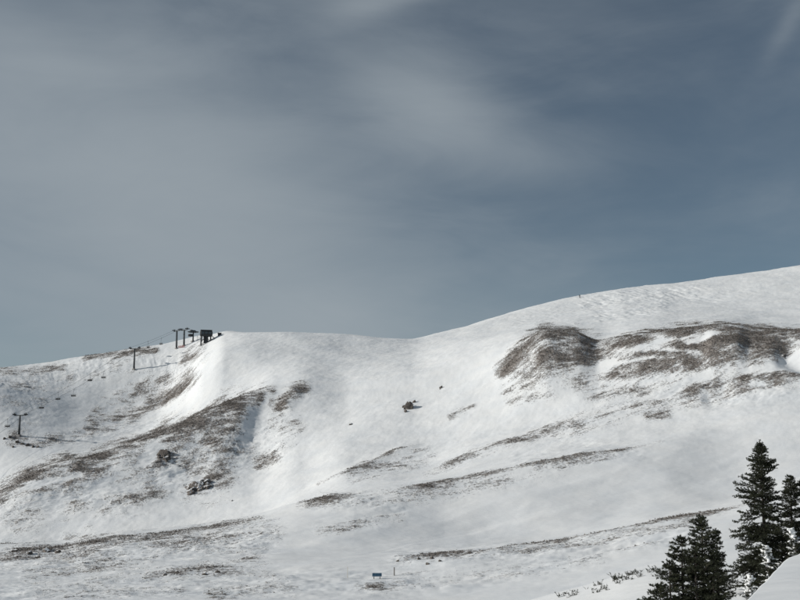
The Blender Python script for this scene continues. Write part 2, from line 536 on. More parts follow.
def strokes(items, wide=1.0, taper=False, lee=False):
    """soft brush lines laid on the land: (points (col,row), half width, amount, softness)"""
    f = np.zeros_like(RR)
    for pts, w, amt in items:
        pts = np.array(pts, float)
        lo, hi = pts.min(0) - 3 * w * wide, pts.max(0) + 3 * w * wide
        idx = np.where((U > lo[0]) & (U < hi[0]) & (V > lo[1]) & (V < hi[1]) & AHEAD)
        if not len(idx[0]): continue
        u, v = U[idx], V[idx]
        best = np.full(u.shape, 1e9); along = np.zeros(u.shape)
        seg = np.hypot(*np.diff(pts, axis=0).T); tot = max(seg.sum(), 1e-6); run = 0.0
        if len(pts) == 1: best = np.hypot(u - pts[0, 0], v - pts[0, 1])
        for a, b in zip(pts[:-1], pts[1:]):
            ab = b - a
            t = np.clip(((u - a[0]) * ab[0] + (v - a[1]) * ab[1]) / (ab @ ab), 0, 1)
            dd = np.hypot(u - a[0] - t * ab[0], v - a[1] - t * ab[1])
            ln_ = math.hypot(*ab); along = np.where(dd < best, (run + t * ln_) / tot, along); run += ln_
            if lee: dd = dd * np.where(v < a[1] + t * ab[1], 1.7, 0.8)      # plants end sharply at the crest, thin out below it
            best = np.minimum(best, dd)
        g = amt * np.exp(-(best / (w * wide)) ** 2)
        if lee and len(pts) > 1: g = g * (0.55 + 0.45 * sstep(0, 0.22, along)) * (0.55 + 0.45 * sstep(0, 0.22, 1 - along))
        if taper and len(pts) > 1: g = g * sstep(0, 0.3, along) * sstep(0, 0.3, 1 - along)
        cur = f[idx]
        f[idx] = np.where(g > 0, np.maximum(cur, g) if amt > 0 else cur, cur) if amt > 0 else cur + g
    return f


VEG = [
    # left rib
    ([(0, 494), (30, 478), (50, 470), (100, 457), (140, 444)], 8, .74), ([(32, 474), (67, 464)], 8, .8),
    ([(0, 500), (28, 496), (62, 489), (85, 470), (112, 463), (135, 455)], 6, .66), ([(10, 518), (60, 508), (95, 520)], 10, .3),
    ([(140, 441), (180, 426), (210, 412), (245, 400), (272, 393)], 4.5, .95), ([(195, 423), (222, 412), (262, 398)], 9, .8),
    ([(212, 440), (228, 428), (236, 412)], 14, .82), ([(228, 452), (240, 440)], 8, .62), ([(200, 470), (216, 452)], 10, .55),
    ([(150, 448), (147, 455)], 4, .6), ([(178, 432), (196, 450), (190, 465)], 11, .52), ([(135, 495), (152, 488)], 7, .52), ([(170, 480), (160, 492)], 8, .4), ([(184, 497), (200, 487), (216, 474)], 5, .75), ([(158, 460), (170, 452)], 6, .7),
    ([(303, 388), (288, 396), (280, 408)], 6, .86), ([(280, 412), (292, 420)], 7, .42), ([(258, 462), (274, 458)], 6, .5), ([(300, 430), (285, 445)], 7, .3),
    # lift slope
    ([(95, 426), (130, 412), (160, 399), (180, 389), (190, 377)], 8, .7), ([(100, 416), (125, 405)], 8, .45), ([(185, 362), (200, 353)], 7, .62),
    ([(0, 371), (30, 370), (62, 366)], 4, .62), ([(85, 357), (110, 354), (140, 352), (155, 351)], 3, .7), ([(20, 380), (60, 372)], 8, .32),
    ([(0, 395), (40, 405), (20, 425)], 14, .26), ([(8, 437), (36, 444), (75, 438)], 5, .46), ([(50, 440), (80, 436)], 4, .5), ([(120, 372), (155, 372)], 5, .3),
    # brown hump
    ([(508, 368), (528, 348), (546, 335), (575, 337), (590, 345)], 8, .95), ([(530, 358), (560, 350), (592, 352)], 11, .86), ([(512, 372), (545, 366), (575, 362)], 6, .6),
    ([(597, 350), (640, 339), (680, 332), (720, 329), (760, 332), (800, 334)], 5, 1.0), ([(660, 352), (700, 347), (745, 345), (785, 342)], 11, .95), ([(690, 365), (735, 362), (770, 352)], 9, .95),
    ([(575, 386), (610, 377), (645, 370), (690, 368)], 6, .72), ([(510, 401), (545, 395), (572, 388)], 4, .55), ([(506, 388), (530, 380)], 6, .42), ([(615, 352), (650, 355)], 7, .55),
    # ribs below the hump
    ([(425, 473), (470, 456), (530, 440), (570, 427), (606, 414)], 4, .6), ([(535, 436), (580, 427), (600, 420)], 6, .55), ([(620, 411), (660, 402), (700, 392)], 4, .62), ([(690, 388), (735, 379), (770, 381), (800, 370)], 6, .66),
    ([(648, 416), (668, 412)], 4, .66), ([(720, 372), (760, 378)], 6, .5), ([(450, 418), (462, 411), (474, 406)], 2.5, .68), ([(498, 372), (510, 362)], 4, .6),
    # long crest
    ([(0, 551), (60, 547), (110, 540), (200, 528), (262, 516)], 5, .78), ([(8, 551), (62, 548)], 5, .95), ([(70, 545), (160, 540), (250, 528)], 9, .46),
    ([(298, 505), (330, 498), (360, 494)], 4, .9), ([(365, 498), (430, 487), (480, 476), (530, 466), (600, 454), (662, 440)], 2.6, .76), ([(370, 500), (470, 484)], 5, .42), ([(560, 465), (620, 455)], 4, .4),
    ([(318, 483), (352, 470), (372, 462), (395, 452), (428, 444)], 2.4, .68), ([(360, 468), (400, 460), (425, 450)], 6, .46), ([(395, 468), (408, 466)], 3, .6),
    # front slope
    ([(400, 560), (440, 557), (500, 549), (560, 541), (590, 536), (650, 523), (720, 511), (770, 501)], 2.2, .66), ([(395, 561), (440, 554), (478, 551)], 4, .7), ([(480, 552), (560, 545), (600, 535)], 5, .4),
    ([(160, 573), (195, 569), (224, 568)], 5, .72), ([(240, 561), (262, 557)], 5, .52), ([(212, 594), (250, 588), (290, 584)], 6, .46), ([(330, 532), (350, 527), (368, 523)], 3.5, .56), ([(374, 516), (404, 513)], 2.5, .55),
    ([(362, 588), (388, 586)], 3.5, .62), ([(395, 577), (440, 572)], 3, .36), ([(20, 590), (100, 584)], 6, .26), ([(130, 552), (260, 545)], 8, .33), ([(600, 553), (660, 545)], 3, .33), ([(480, 580), (560, 568)], 4, .28),
]
VEG_CUT = [([(688, 343), (716, 337)], 3, -.7), ([(655, 349), (700, 354)], 2.6, -.55), ([(600, 363), (660, 357)], 3, -.55),
           ([(152, 447), (153, 454), (142, 463)], 4.0, -.5), ([(268, 396), (262, 410), (255, 425)], 4, -.55), ([(30, 487), (80, 476)], 3.5, -.5),
           ([(785, 356), (800, 352)], 5, -1.0), ([(770, 366), (800, 360)], 4, -.8)]
ROUGH = [([(585, 303), (640, 297), (695, 293)], 9, .9), ([(600, 316), (640, 314), (665, 306)], 8, .8), ([(690, 296), (760, 290)], 6, .35), ([(700, 290), (720, 300)], 8, .5), ([(520, 320), (580, 310)], 9, .35),
         ([(0, 560), (100, 560), (260, 540)], 18, .7), ([(0, 590), (250, 585), (420, 585)], 16, .5), ([(400, 560), (560, 552), (700, 535)], 11, .65), ([(0, 385), (50, 375), (110, 365)], 14, .45),
         ([(0, 420), (40, 410)], 14, .45), ([(0, 505), (60, 495), (120, 500)], 18, .6), ([(160, 470), (220, 450), (270, 440)], 24, .7), ([(60, 440), (160, 425)], 8, .6),
         ([(520, 460), (640, 455), (560, 440)], 9, .35), ([(640, 385), (720, 400), (800, 385)], 14, .5), ([(330, 500), (400, 505)], 9, .5), ([(450, 585), (600, 560)], 10, .4), ([(140, 360), (190, 370)], 10, .7)]
# shoulders, gullies and scoops too small for the survey lines (metres)
FORM_UP = [([(420, 470), (470, 453), (530, 437), (606, 412)], 5, 0.6), ([(365, 496), (430, 485), (530, 464), (662, 438)], 4, 0.5), ([(318, 482), (372, 461), (428, 443)], 4, 0.5), ([(400, 558), (500, 547), (590, 534), (770, 500)], 3, 0.32),
           ([(620, 410), (700, 391), (800, 368)], 5, 0.6), ([(480, 503), (560, 488), (650, 468)], 4, 0.28), ([(430, 542), (520, 522), (620, 500)], 3.5, 0.25), ([(290, 548), (420, 520)], 3.5, 0.25), ([(60, 578), (200, 560), (300, 548)], 3.5, 0.25), ([(480, 580), (620, 555), (720, 535)], 3, 0.22), ([(0, 505), (70, 490), (120, 472)], 6, 0.6),
           ([(258, 392), (240, 418), (222, 450), (204, 482)], 10, 0.9), ([(128, 446), (118, 470)], 9, 0.4), ([(300, 388), (280, 412)], 6, 1.0), ([(530, 360), (560, 345)], 16, 0.5), ([(700, 350), (750, 350)], 15, 2.2),
           ([(600, 306), (680, 303)], 14, 0.8)]
FORM_DOWN = [([(390, 545), (480, 524), (590, 500), (720, 470)], 0.9, -0.06), ([(330, 560), (420, 540), (520, 520)], 0.9, -0.06),
             ([(660, 292), (720, 290), (830, 280)], 1.2, -0.18),
             ([(770, 345), (785, 352), (830, 372)], 12, -3.2), ([(268, 398), (256, 425), (246, 455)], 8, -0.5), ([(148, 446), (138, 470)], 8, -0.3), ([(614, 346), (590, 365)], 12, -0.1), ([(735, 388), (700, 400)], 10, -0.8)]

VEG_THIN = [([(175, 440), (232, 430), (205, 475)], 26, .50), ([(30, 575), (150, 566), (240, 575)], 12, .30), ([(40, 595), (180, 590)], 8, .28), ([(262, 420), (285, 430)], 16, .28), ([(10, 492), (60, 480), (110, 466), (145, 470)], 16, .40), ([(20, 520), (90, 505), (140, 500)], 16, .27),
            ([(0, 392), (60, 380), (120, 362)], 14, .30), ([(110, 405), (170, 380)], 14, .36), ([(10, 440), (90, 436)], 8, .34),
            ([(515, 372), (560, 378), (600, 380)], 14, .44), ([(620, 362), (700, 360), (780, 350)], 14, .62), ([(590, 395), (690, 380)], 9, .33), ([(540, 434), (640, 408), (790, 380)], 9, .40),
            ([(0, 556), (150, 548), (270, 530)], 13, .42), ([(150, 575), (260, 570), (290, 588)], 10, .34), ([(320, 500), (430, 495), (560, 468)], 8, .34), ([(350, 478), (430, 460)], 8, .30), ([(400, 562), (560, 548), (700, 520)], 6, .38), ([(360, 590), (480, 575), (600, 560)], 8, .24), ([(320, 530), (400, 518)], 7, .32)]
low_crest = [q for q in VEG if q[1] <= 5 and q[0][0][1] > 442.5]
S_veg = np.maximum(strokes([q for q in VEG if q not in low_crest], 1.5) * 0.96, strokes([(q[0], q[1], min(q[2], .74)) for q in low_crest], 1.12, False, True))
S_veg = np.maximum(S_veg, strokes(VEG_THIN, 1.1) * 1.18) + strokes(VEG_CUT)
S_rough = strokes(ROUGH)
S_form = strokes(FORM_UP, 1.2, True) + strokes(FORM_DOWN, 1.0, True)
ca, sa = math.cos(R(20)), math.sin(R(20))
WX, WY = XX * ca + YY * sa, -XX * sa + YY * ca           # along / across the wind
far = sstep(90, 230, RR)
fade_out = 1 - sstep(640, 800, RR)
near_calm = sstep(20, 80, RR)
relief = 0.75 * fbm(XX, YY, 46, 3, 3) * far + 0.20 * fbm(WX * 0.6, WY, 11, 3, 8) * (0.35 + 0.65 * far) * near_calm
rough_n = fbm(WX * 0.55, WY, 5.0, 3, 21); rough_f = fbm(WX * 0.5, WY, 1.7, 3, 33)
ridge_n = 1 - np.abs(perlin(WX * 0.5 / 2.6, WY / 1.1, 55)) * 2
relief += S_rough * (1 - 0.55 * sstep(430, 500, RR)) * (0.55 * rough_n + 0.28 * rough_f + 0.20 * ridge_n * (1 - 0.4 * far))
relief += (0.05 * fbm(WX * 0.4, WY, 2.0, 3, 60) + 0.07 * fbm(WX * 0.35, WY, 6.0, 2, 64)) * near_calm
relief += (0.045 * fbm(XX, YY, 3.2, 2, 61) + 0.004 * fbm(WX * 0.5, WY, 0.7, 2, 67)) * (1 - near_calm) * sstep(3, 10, RR)
relief += (0.050 * fbm(XX, YY, 3.4, 3, 73, 0.6) + 0.035 * fbm(XX * 1.2 - YY * 0.3, YY * 0.5, 2.4, 2, 77)) * sstep(230, 330, RR)
high = sstep(450, 500, RR) * S_rough
relief += high * (0.30 * fbm(XX * 1.0 + YY * 0.35, YY * 0.25 - XX * 0.09, 2.6, 3, 83, 0.6))
tuss = fbm(XX, YY, 1.5, 3, 71)
veg_noise = 0.42 * fbm(XX * 0.8, YY * 0.55, 9.0, 4, 81, 0.6) + 0.25 * fbm(WX * 0.45, WY, 3.0, 3, 91)
veg = S_veg + veg_noise * sstep(0.03, 0.35, S_veg) * (0.62 + 0.33 * sstep(270, 320, RR)) + 0.22 * fbm(WX * 0.3, WY, 1.3, 2, 97) * sstep(0.05, 0.3, S_veg)
veg = np.clip(veg, 0, 1.25)
relief += np.clip(veg, 0, 1) * (0.16 * tuss + 0.12)
ZZ = ZZ + (S_form + relief * fade_out)

idx = np.arange(NR * NT, dtype=np.int32).reshape(NR, NT)
a = idx[:-1, :]; b = idx[1:, :]
an, bn_ = np.roll(a, -1, 1), np.roll(b, -1, 1)
quads = np.stack([a, an, bn_, b], -1).reshape(-1, 4)
verts = np.stack([XX, YY, ZZ], -1).reshape(-1, 3)
# close the disc under the camera
cen = len(verts)
verts = np.vstack([verts, [[0, 0, -1.3]]])
me = np_mesh('snowfield', verts, quads, smooth=True)
at = me.attributes.new('veg', 'FLOAT', 'POINT')
vv = np.zeros(len(verts), dtype=np.float32); vv[:NR * NT] = veg.ravel()
at.data.foreach_set('value', vv)
ground = mesh_obj('snow_covered_terrain', me, M['ground'])
tag(ground, 'wind-scoured snowy mountainside with brown bare ribs and hollows', kind='structure')
tri = np.stack([np.full(NT, NT, dtype=np.int32), np.roll(np.arange(NT, dtype=np.int32), -1), np.arange(NT, dtype=np.int32)], -1)
plug = np_mesh('snow_floor', np.vstack([verts[:NT], [[0, 0, -1.3]]]), tri, smooth=True)
po = mesh_obj('trodden_snow', plug, M['ground']); tag(po, kind='structure')

TANEL = ZZ / RR
TANMAX = np.maximum.accumulate(np.where(RR > 3, TANEL, -9), axis=0)


def col_interp(th):
    j = int(np.clip(np.searchsorted(TH, th) - 1, 0, NT - 2)); t = (th - TH[j]) / (TH[j + 1] - TH[j])
    return j, float(np.clip(t, 0, 1))


def hit(px, py, rmin=20):
    """where the sight line through a photo pixel meets the land (skyline if it misses)"""
    d = pix_dir(px, py); th = math.atan2(d.x, d.y); te = d.z / math.hypot(d.x, d.y)
    j, t = col_interp(th)
    rc = RR[:, j] * (1 - t) + RR[:, j + 1] * t; zc = ZZ[:, j] * (1 - t) + ZZ[:, j + 1] * t
    el = zc / rc; ok = (rc > rmin) & (rc < 720)
    k = np.where(ok & (el >= te))[0]
    if len(k) == 0:
        i = np.where(ok)[0][np.argmax(el[ok])]
        r, z = rc[i], zc[i]
    else:
        i = k[0]; e0, e1 = el[i - 1], el[i]
        s = 0 if e1 == e0 else np.clip((te - e0) / (e1 - e0), 0, 1)
        r = rc[i - 1] + s * (rc[i] - rc[i - 1]); z = zc[i - 1] + s * (zc[i] - zc[i - 1])
    return Vector((r * math.sin(th), r * math.cos(th), z))


def land_z(x, y):
    th = math.atan2(x, y); r = math.hypot(x, y); j, t = col_interp(th)
    return float(np.interp(r, RR[:, j], ZZ[:, j]) * (1 - t) + np.interp(r, RR[:, j + 1], ZZ[:, j + 1]) * t)


def at_depth(px, d):
    x = (px - W / 2) / F * d / math.cos(PITCH) * (1)       # near eye level the tilt hardly matters
    return Vector((x, d, land_z(x, d)))


# ------------------------------------------------------------------ dry grass and dwarf willow (uncountable)
vis = (TANEL >= TANMAX - 1e-4) & (RR > 100) & (RR < 640) & (U > -30) & (U < 830)
wgt = np.where(vis, np.clip(veg - 0.36, 0, 1) ** 1.5 * RR * np.gradient(RR, axis=0), 0).ravel()
NTUFT = 42000
pick = rng.choice(len(wgt), NTUFT, p=wgt / wgt.sum())
base = verts[pick] + np.column_stack([rng.normal(0, 0.35, (NTUFT, 2)), np.full(NTUFT, -0.05)])
NB = 5
hgt = rng.uniform(0.12, 0.34, (NTUFT, NB, 1)) * np.clip(veg.ravel()[pick], 0.4, 1)[:, None, None]
az = rng.uniform(0, 2 * math.pi, (NTUFT, NB))
out = np.stack([np.cos(az), np.sin(az), np.zeros_like(az)], -1)
perp = np.stack([-np.sin(az), np.cos(az), np.zeros_like(az)], -1)
b0 = base[:, None, :] + out * 0.06
w_ = rng.uniform(0.05, 0.11, (NTUFT, NB, 1))
tip = b0 + out * hgt * rng.uniform(0.3, 1.1, (NTUFT, NB, 1)) + np.array([0, 0, 1.0]) * hgt
tv = np.stack([b0 - perp * w_, b0 + perp * w_, tip], 2).reshape(-1, 3)
gm = np_mesh('dry_grass', tv, np.arange(len(tv)).reshape(-1, 3))
ga = gm.attributes.new('tint', 'FLOAT', 'POINT')
ga.data.foreach_set('value', np.repeat(np.clip(rng.normal(0.45, 0.22, NTUFT), 0, 1), NB * 3).astype(np.float32))
tag(mesh_obj('dry_grass', gm, M['grass']), 'dry brown grass and dwarf shrubs on the windblown ribs', 'grass', kind='stuff')


# ------------------------------------------------------------------ rocks
def rock_mesh(name, size, seed, sub=4, rugged=0.35):
    r = random.Random(seed)
    bm = bmesh.new(); bmesh.ops.create_icosphere(bm, subdivisions=sub, radius=1)
    cuts = [(Vector((r.uniform(-1, 1), r.uniform(-1, 1), r.uniform(-0.3, 1))).normalized(), r.uniform(0.42, 0.8)) for _ in range(16)]
    co = np.array([v.co for v in bm.verts])
    nz = fbm(co[:, 0] * 1.3 + co[:, 2] * .7, co[:, 1] * 1.3 - co[:, 2] * .9, 0.8, 4, seed) * rugged
    for v, q in zip(bm.verts, nz):
        p = v.co * (1 + q)
        for nrm, d in cuts:
            o = p.dot(nrm) - d
            if o > 0: p -= nrm * o * 0.97
        v.co = Vector((p.x * size[0], p.y * size[1], p.z * size[2]))
    me = bpy.data.meshes.new(name); bm.to_mesh(me); bm.free()
    return me


def outcrop(px, py, w_px, h_px, seed, label, group=None, blocks=1, name='rock_outcrop', tilt=0.0):
    p = hit(px, py + h_px * 0.5); d = p.length; k = d / F
    root = empty(name, p) if blocks > 1 else None
    for i in range(blocks):
        f = 1.0 if blocks == 1 else (0.80 if i == 0 else random.uniform(0.22, 0.5))
        g_ = 1.0 if blocks == 1 else 1.32
        s = (0.5 * w_px * k * f * g_, 0.5 * w_px * k * f * 0.8 * g_, 0.74 * h_px * k * f * g_)
        o = mesh_obj('rock_block' if blocks > 1 else name, rock_mesh('rock', s, seed * 31 + i, 3 if blocks > 1 else 4), M['rock'], root)
        if blocks > 1:
            ax_ = random.uniform(-0.36, 0.36); ay = random.uniform(-0.28, 0.28) - tilt * ax_
            if i == 0: ax_ = ay = 0.0
            q = hit(px + ax_ * w_px, py + ay * h_px)
            o.location = q - p + Vector((0, 0.30 * s[1], -0.05 * s[2]))
            o.rotation_euler = (0, random.uniform(-.3, .3), random.uniform(0, 6.28))
        else:
            o.location = (p.x, p.y + 0.2 * s[1], land_z(p.x, p.y + 0.2 * s[1]) + 0.22 * s[2]); o.rotation_euler = (0, random.uniform(-.2, .2), random.uniform(0, 6.28))
            root = o
    tag(root, label, 'rock', group)
    return root


outcrop(409, 409, 16, 16, 3, 'craggy brown boulder outcrop alone on the open snow face', blocks=9, tilt=0.45)
outcrop(441, 388, 5.5, 5, 5, 'small split rock just above the craggy boulder outcrop', blocks=3)
outcrop(351, 424.5, 7, 4, 6, 'small flat rock low on the smooth bowl wall', blocks=2)
outcrop(164, 456, 17, 13, 9, 'blocky tan outcrop in the snow below the brown rib crest', blocks=14)
outcrop(198, 488, 30, 16, 12, 'long dark rock band at the foot of the brown rib', blocks=20, tilt=0.9)
outcrop(784, 356, 9, 4, 14, 'dark rock edge beside the snow scoop at the hump end', blocks=3)
for i, (px, py, w, h) in enumerate([(4, 438, 4, 2.5), (10, 436, 5, 3), (17, 441, 6, 3.5), (22, 443, 5, 3), (28, 444, 6, 3), (33, 445.5, 5, 3), (38, 446, 5, 2.5), (13, 446, 4, 2.5)]):
    outcrop(px, py, w, h, 40 + i, 'small dark stone in the scatter under the lowest lift tower', 'stones under the lowest lift tower', name='stone')
for i, (px, py, w, h) in enumerate([(15, 550, 10, 4), (30, 552, 9, 4), (46, 549, 12, 5), (58, 551, 9, 4), (38, 556, 8, 4)]):
    outcrop(px, py, w, h, 60 + i, 'dark stone along the brown crest before the bowl', 'stones along the long crest', name='stone')
for i, (px, py, w, h) in enumerate([(165, 574, 6, 3), (176, 571, 6, 3), (205, 573, 8, 4), (218, 571, 7, 3.5), (232, 500, 3, 2)]):
    outcrop(px, py, w, h, 80 + i, 'dark stone in the bare patch low on the front slope' if i < 4 else 'tiny lone stone on the snow at the bowl floor', 'stones in the bare patch' if i < 4 else None, name='stone')
for i, (px, py, w, h) in enumerate([(398, 560, 5, 3), (419, 558, 6, 3), (432, 557, 7, 4), (440, 560, 6, 3), (470, 552, 7, 3), (428, 563, 6, 3)]):
    outcrop(px, py, w, h, 100 + i, 'grey stone poking through the streak above the blue sign', 'stones in the dark streak', name='stone')


# ------------------------------------------------------------------ firs
def tube_arrays(segs, n=5):
    """segs: list of (p0, p1, r0, r1) -> verts, quads"""
    vs, fs = [], []
    for p0, p1, r0, r1 in segs:
        t = (p1 - p0).normalized(); a = t.cross(Vector((0.3, 0.2, 0.93)))
        if a.length < 1e-3: a = t.cross(Vector((1, 0, 0)))
        a.normalize(); b = t.cross(a); k = len(vs)
        for p, r in ((p0, r0), (p1, r1)):
            for q in range(n):
                an = 2 * math.pi * q / n; vs.append(p + (a * math.cos(an) + b * math.sin(an)) * r)
        for q in range(n): fs.append((k + q, k + (q + 1) % n, k + n + (q + 1) % n, k + n + q))
    return np.array(vs), np.array(fs)


def stem_arrays(rings, n=8):
    vs = [p + Vector((math.cos(q), math.sin(q), 0)) * r for p, r in rings for q in (2 * math.pi * k / n for k in range(n))]
    fs = [(i * n + k, i * n + (k + 1) % n, (i + 1) * n + (k + 1) % n, (i + 1) * n + k) for i in range(len(rings) - 1) for k in range(n)]
    return np.array(vs), np.array(fs)


def needle_mesh(shoots, name, per=9, nl=0.05, nw=0.0095, seed=1):
    """each shoot (p0, p1, tint) bristles with needles"""
    g = np.random.default_rng(seed)
    P0 = np.array([s[0] for s in shoots]); P1 = np.array([s[1] for s in shoots]); tint = np.array([s[2] for s in shoots])
    n = len(P0); ax = P1 - P0; L = np.linalg.norm(ax, axis=1, keepdims=True); ax = ax / np.maximum(L, 1e-6)
    t = (np.arange(per) + g.uniform(0, 1, (n, per))) / per
    rnd = g.normal(0, 1, (n, per, 3)); rnd[..., 2] += 0.35
    side_ = rnd - (rnd * ax[:, None]).sum(-1, keepdims=True) * ax[:, None]
    side_ /= np.maximum(np.linalg.norm(side_, axis=-1, keepdims=True), 1e-6)
    d = side_ * 0.85 + ax[:, None] * g.uniform(0.35, 0.9, (n, per, 1)); d /= np.linalg.norm(d, axis=-1, keepdims=True)
    o = P0[:, None] + ax[:, None] * (t * L)[..., None]
    ln = nl * g.uniform(0.7, 1.25, (n, per, 1))
    wv = np.cross(d, g.normal(0, 1, (n, per, 3))); wv /= np.maximum(np.linalg.norm(wv, axis=-1, keepdims=True), 1e-6)
    tri_ = np.stack([o - wv * nw, o + wv * nw, o + d * ln], 2).reshape(-1, 3)
    me = np_mesh(name, tri_, np.arange(len(tri_)).reshape(-1, 3))
    ta = me.attributes.new('tint', 'FLOAT', 'POINT')
    ta.data.foreach_set('value', np.clip(np.repeat(tint, per * 3), 0, 1).astype(np.float32))
    return me


def snow_lumps(name, blobs, parent, voxel=0.03):
    """blobs: (centre, radii, z-turn, pitch) melted into one drape of snow"""
    bm = bmesh.new()
    for c, s, rz, ry in blobs:
        m = Matrix.Translation(c) @ Matrix.Rotation(rz, 4, 'Z') @ Matrix.Rotation(ry, 4, 'Y') @ Matrix.Diagonal((*s, 1))
        g = bmesh.ops.create_icosphere(bm, subdivisions=2, radius=1, matrix=m)
    me = bpy.data.meshes.new(name); bm.to_mesh(me); bm.free()
    o = mesh_obj(name, me, M['snow'])
    md = o.modifiers.new('melt', 'REMESH'); md.mode = 'VOXEL'; md.voxel_size = voxel; md.use_smooth_shade = True
    sm = o.modifiers.new('smooth', 'SMOOTH'); sm.factor = 0.5; sm.iterations = 4
    dg = bpy.context.evaluated_depsgraph_get()
    ev = o.evaluated_get(dg); nm = bpy.data.meshes.new_from_object(ev)
    co = np.empty(len(nm.vertices) * 3, dtype=np.float32); nm.vertices.foreach_get('co', co); co = co.reshape(-1, 3)
    co[:, 2] += 0.025 * fbm(co[:, 0].astype(float) + co[:, 2], co[:, 1].astype(float) - co[:, 2], 0.25, 3, 5)
    nm.vertices.foreach_set('co', co.ravel()); nm.update()
    o.modifiers.clear(); o.data = nm
    if not nm.materials: nm.materials.append(M['snow'])
    o.parent = parent; tag(o, kind='stuff')
    return o


def fir(name, loc, leaders, label, cat='tree', group=None, seed=1, gap=0.12, snow_low=0.0, dense=1.0, snow_from=0.6):
    """leaders: (dx, dy, base z, height, profile) - profile(t from tip 0..1, azimuth) gives branch length"""
    r = random.Random(seed)
    root = empty(name, loc)
    trunks, limbs, shoots, blobs = [], [], [], []
    for dx, dy, zb, hh, prof, lean in leaders:
        n = 14; pts = []
        for i in range(n + 1):
            t = i / n
            pts.append(Vector((dx + lean * hh * t * t + 0.02 * math.sin(t * 9 + dx), dy + 0.02 * math.cos(t * 7), zb + hh * t)))
        rb = 0.012 + 0.016 * hh
        trunks.append([(pts[i], rb * (1 - i / n) + 0.006) for i in range(n + 1)])

        def at_h(z):
            f = max(0, min(0.9999, (z - zb) / hh)) * n; i = int(f); return pts[i].lerp(pts[i + 1], f - i)
        # leading shoot
        for i in range(6): shoots.append((at_h(zb + hh * (0.955 + 0.0075 * i)), at_h(zb + hh * (0.97 + 0.005 * i)) + Vector((r.uniform(-.01, .01), r.uniform(-.01, .01), .03)), r.random()))
        z = zb + hh * 0.985; whorl = 0
        while z > zb + 0.10:
            t = 1 - (z - zb) / hh
            nb = 5 if t < 0.15 else r.choice((5, 6, 7))
            ph = r.uniform(0, 6.28)
            for q in range(nb):
                az_ = ph + q * 6.283 / nb + r.uniform(-.35, .35)
                L = prof(t, az_) * r.uniform(0.5, 1.15) * (0.72 + 0.56 * (0.5 + 0.5 * math.sin(hh * t * 5.3 + 2.1 * math.sin(az_ + seed) + seed)))
                if L < 0.03: continue
                if r.random() < gap and t > 0.12: continue
                zz = z + r.uniform(-.05, .05)
                o = at_h(zz)
                up0 = 0.75 - 0.95 * min(1, t * 1.6) + r.uniform(-.35, .30)
                p = o.copy(); dirh = Vector((math.cos(az_), math.sin(az_), 0)); ns = max(3, min(8, int(L / 0.10)))
                bp = [p.copy()]
                for s in range(ns):
                    f = s / ns
                    slope = up0 - 0.30 * f + 0.55 * f * f * (1 if t > 0.2 else 0.3)
                    dv = (dirh + Vector((0, 0, slope))).normalized()
                    p = p + dv * (L / ns); bp.append(p.copy())
                for s in range(ns):
                    limbs.append((bp[s], bp[s + 1], 0.004 + 0.011 * L * (1 - s / ns), 0.004 + 0.011 * L * (1 - (s + 1) / ns)))
                # twigs
                step = 0.062 / dense; ntw = max(2, int(L / step))
                btint = r.random()
                for k in range(ntw):
                    f = (k + r.random()) / ntw
                    f = 0.10 + 0.90 * f
                    i = min(ns - 1, int(f * ns)); c = bp[i].lerp(bp[i + 1], f * ns - i)
                    ax = (bp[i + 1] - bp[i]).normalized()
                    sd_ = Vector((-dirh.y, dirh.x, 0)) * (1 if k % 2 else -1)
                    tl = (0.36 * L * (1 - f) ** 0.7 + 0.07) * r.uniform(0.6, 1.25)
                    tv_ = (ax * 0.75 + sd_ * 0.85 + Vector((0, 0, r.uniform(-.45, .55)))).normalized()
                    e_ = c + tv_ * tl
                    limbs.append((c, e_, 0.004, 0.0025))
                    nsh = max(1, int(tl / 0.055))
                    for s in range(nsh + 1):
                        g = (s + 0.5) / (nsh + 1); m_ = c.lerp(e_, g); 
                        sdv = (tv_ + Vector((r.uniform(-.9, .9), r.uniform(-.9, .9), r.uniform(-.35, .6)))).normalized()
                        shoots.append((m_, m_ + sdv * r.uniform(0.035, 0.075), 0.25 * btint + 0.6 * r.random()))
                    shoots.append((c.lerp(e_, 0.4), e_ + tv_ * 0.02, 0.25 * btint + 0.6 * r.random()))
                shoots.append((bp[-2], bp[-1] + (bp[-1] - bp[-2]).normalized() * 0.03, r.random()))
                if snow_low and t > snow_from and r.random() < snow_low:
                    ax2 = r.uniform(0.15, 0.6); k2 = max(2, int(L * (1 - ax2) / 0.07))
                    for q2 in range(k2):
                        f = ax2 + (1 - ax2) * (q2 + 0.5) / k2; i = min(ns - 1, int(f * ns)); c = bp[i].lerp(bp[i + 1], f * ns - i)
                        s2 = r.uniform(.75, 1.3) * (1.15 - 0.5 * f) * r.choice((0.7, 1.0, 1.0, 1.3))
                        blobs.append((c + Vector((r.uniform(-.03, .03), r.uniform(-.03, .03), 0.025)), (0.11 * s2, 0.06 * s2, 0.036 * s2), az_, -math.atan(up0 - 0.3 * f)))
            z -= r.uniform(0.075, 0.125) / dense * (0.7 + 0.5 * min(1, t * 2)); whorl += 1
    for seg in trunks:
        vs_, fs_ = stem_arrays(seg); mesh_obj('trunk', np_mesh('trunk', vs_, fs_, True), M['bark'], root)
    lv, lf = tube_arrays(limbs, 3); tag(mesh_obj('branches', np_mesh('branches', lv, lf, True), M['bark'], root), kind='stuff')
    mesh_obj('crown', needle_mesh(shoots, 'crown', per=9, seed=seed), M['needle'], root)
    if blobs: snow_lumps('snow_load', blobs, root, 0.022)
    tag(root, label, cat, group)
    return root, len(shoots)


